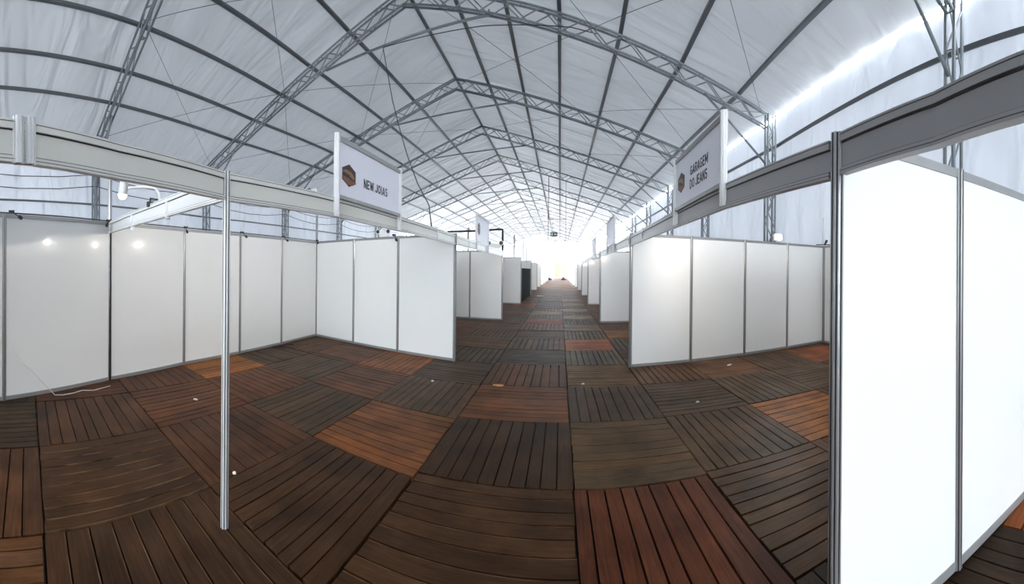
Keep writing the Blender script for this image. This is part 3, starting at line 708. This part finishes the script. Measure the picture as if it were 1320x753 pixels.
# bent black pipe over the second left partition
m = MB(); m.tube([(-3.6, 11.5, 2.78), (-2.6, 11.48, 2.79), (-1.86, 11.45, 2.83), (-1.80, 11.45, 2.82), (-1.79, 11.45, 2.77), (-1.79, 11.45, WALLH)], .032, 8)
tag(m.build('bent_pipe', M['cable']), 'black pipe bent at a right angle above the second left partition', 'pipe')
for i, (px, y, zt) in enumerate(((664, 17.4, 3.2), (675.5, 23.6, 3.35), (679.5, 23.6, 3.2), (688, 29.6, 3.8), (605, 11.9, 2.95))):
    x = math.tan((px - CX) / F) * y - .05
    m = MB(); m.tube([(x, y, 0), (x, y, zt)], .03, 8)
    tag(m.build('sign_pole', M['rail']), f'thin pale pole sticking up behind the far left booths, {ORD[i]} along the row' if i < 4 else 'thin pale pole rising behind the second left sign', 'pole', 'thin poles above the left booths')
# green exit sign on its hanging frame
t = thing('exit_sign', (-.52, 24.3, 3.78), 'small green exit sign hanging over the middle of the aisle', 'exit sign')
m = MB(); m.box((-.66, 24.27, 3.79), (-.20, 24.33, 4.06)); bx = m.build('sign_box', M['exit'], t)
m = MB()
m.box((-.60, 24.262, 3.86), (-.50, 24.269, 3.99)); m.build('pictogram', M['exitw'], t)
m = MB(); a_, b_ = 24.262, 24.269
pr = [(-.26, 3.90), (-.26, 3.95), (-.35, 3.95), (-.35, 3.99), (-.42, 3.925), (-.35, 3.86), (-.35, 3.90)]
m.poly([(u, a_, v) for u, v in pr]); m.build('arrow', M['exitw'], t)
m = MB(); m.tube([(-.80, 24.3, 3.5), (-.80, 24.3, 7.74)], .022, 8); m.tube([(-.8, 24.3, 4.93), (.34, 24.3, 4.93)], .018, 8); m.tube([(-.8, 24.3, 3.52), (.34, 24.3, 3.52)], .018, 8); m.tube([(.34, 24.3, 3.52), (.34, 24.3, 7.4)], .012, 8)
m.tube([(-.5, 24.3, 4.06), (-.5, 24.3, 4.93)], .008, 6); m.build('hanging_frame', M['purlin'], t)
m = MB(); m.tube([(-.80, 24.25, 4.95), (-.80, 24.25, 5.5)], .035, 8); m.build('cable_bundle', M['cable'], t)
for i, x in enumerate((-1.75, .62)):
    t = thing('weighted_pole', (x, 62, 0), ['slim pole on a dark round foot at the far end, left of the exit', 'dark round pole foot at the far end, right of the exit'][i], 'pole', None)
    m = MB(); m.tube([(x, 62, 0), (x, 62, .25), (x, 62, .45)], [.42, .42, .1], 14); m.build('foot', M['black'], t)
    m = MB(); m.tube([(x, 62, .4), (x, 62, 4.6 if i == 0 else 1.1)], .05, 8); m.build('pole', M['rail'], t)

# ------------------------------------------------------------------ litter and cords on the deck
def scrap(x, y, w_, h_, label, z=.004, mat='paper', a=.4):
    m = MB(); c, s = math.cos(a), math.sin(a); rnd = random.Random(int(x * 100)); pts = []
    for k in range(7):
        t = 2 * PI * k / 7; rr = rnd.uniform(.7, 1.1); u, v = w_ * rr * math.cos(t), h_ * rr * math.sin(t); pts.append((x + u * c - v * s, y + u * s + v * c))
    n = len(pts); hz = [rnd.uniform(.006, .016) for _ in pts]
    m.v = [(p, q, z + h) for (p, q), h in zip(pts, hz)] + [(p, q, z) for p, q in pts]
    m.f = [tuple(range(n))] + [(j, n + j, n + (j + 1) % n, (j + 1) % n) for j in range(n)]; m.sm = [False] * len(m.f)
    tag(m.build('paper_scrap' if mat == 'paper' else 'wood_chip', M[mat]), label, 'litter', 'litter on the deck')
scrap(-2.14, 1.80, .016, .014, 'tiny white paper scrap right of the slim post foot')
scrap(-3.62, 2.44, .035, .016, 'white paper scrap on the deck in front of the left back wall')
scrap(-.80, 4.93, .09, .035, 'pale wood chip on the aisle deck between both booth rows', mat='ivory', a=0)
scrap(-1.72, 4.87, .022, .03, 'small white scrap left of the pale wood chip')
scrap(1.62, 4.15, .03, .02, 'small white scrap on the deck inside the right booth')
scrap(2.75, 5.6, .06, .02, 'white paper strip on the deck close to the first right partition')
scrap(.33, 5.1, .025, .02, 'white speck right of the centre seam of the aisle')
scrap(-1.2, 22.6, .25, .2, 'white scrap at the foot of the black banner')
wire([(-4.27, .46, .62), (-4.29, .56, .42), (-4.34, .66, .34), (-4.38, .82, .16), (-4.36, .95, .02), (-4.36, 1.05, .012), (-4.40, 1.2, .012), (-4.46, 1.32, .012), (-4.42, 1.46, .012), (-4.52, 1.72, .012)], .0055, 'thin white cord trailing down the far left wall onto the deck', None, 'white_cord', 'cord', 'cord')
wire([(-5.08, 5.2, .012), (-4.98, 5.4, .012), (-5.0, 5.55, .03), (-4.92, 5.68, .012)], .012, 'short dark cord lying at the foot of the left back wall', None, 'floor_cord', 'cable', 'cord')
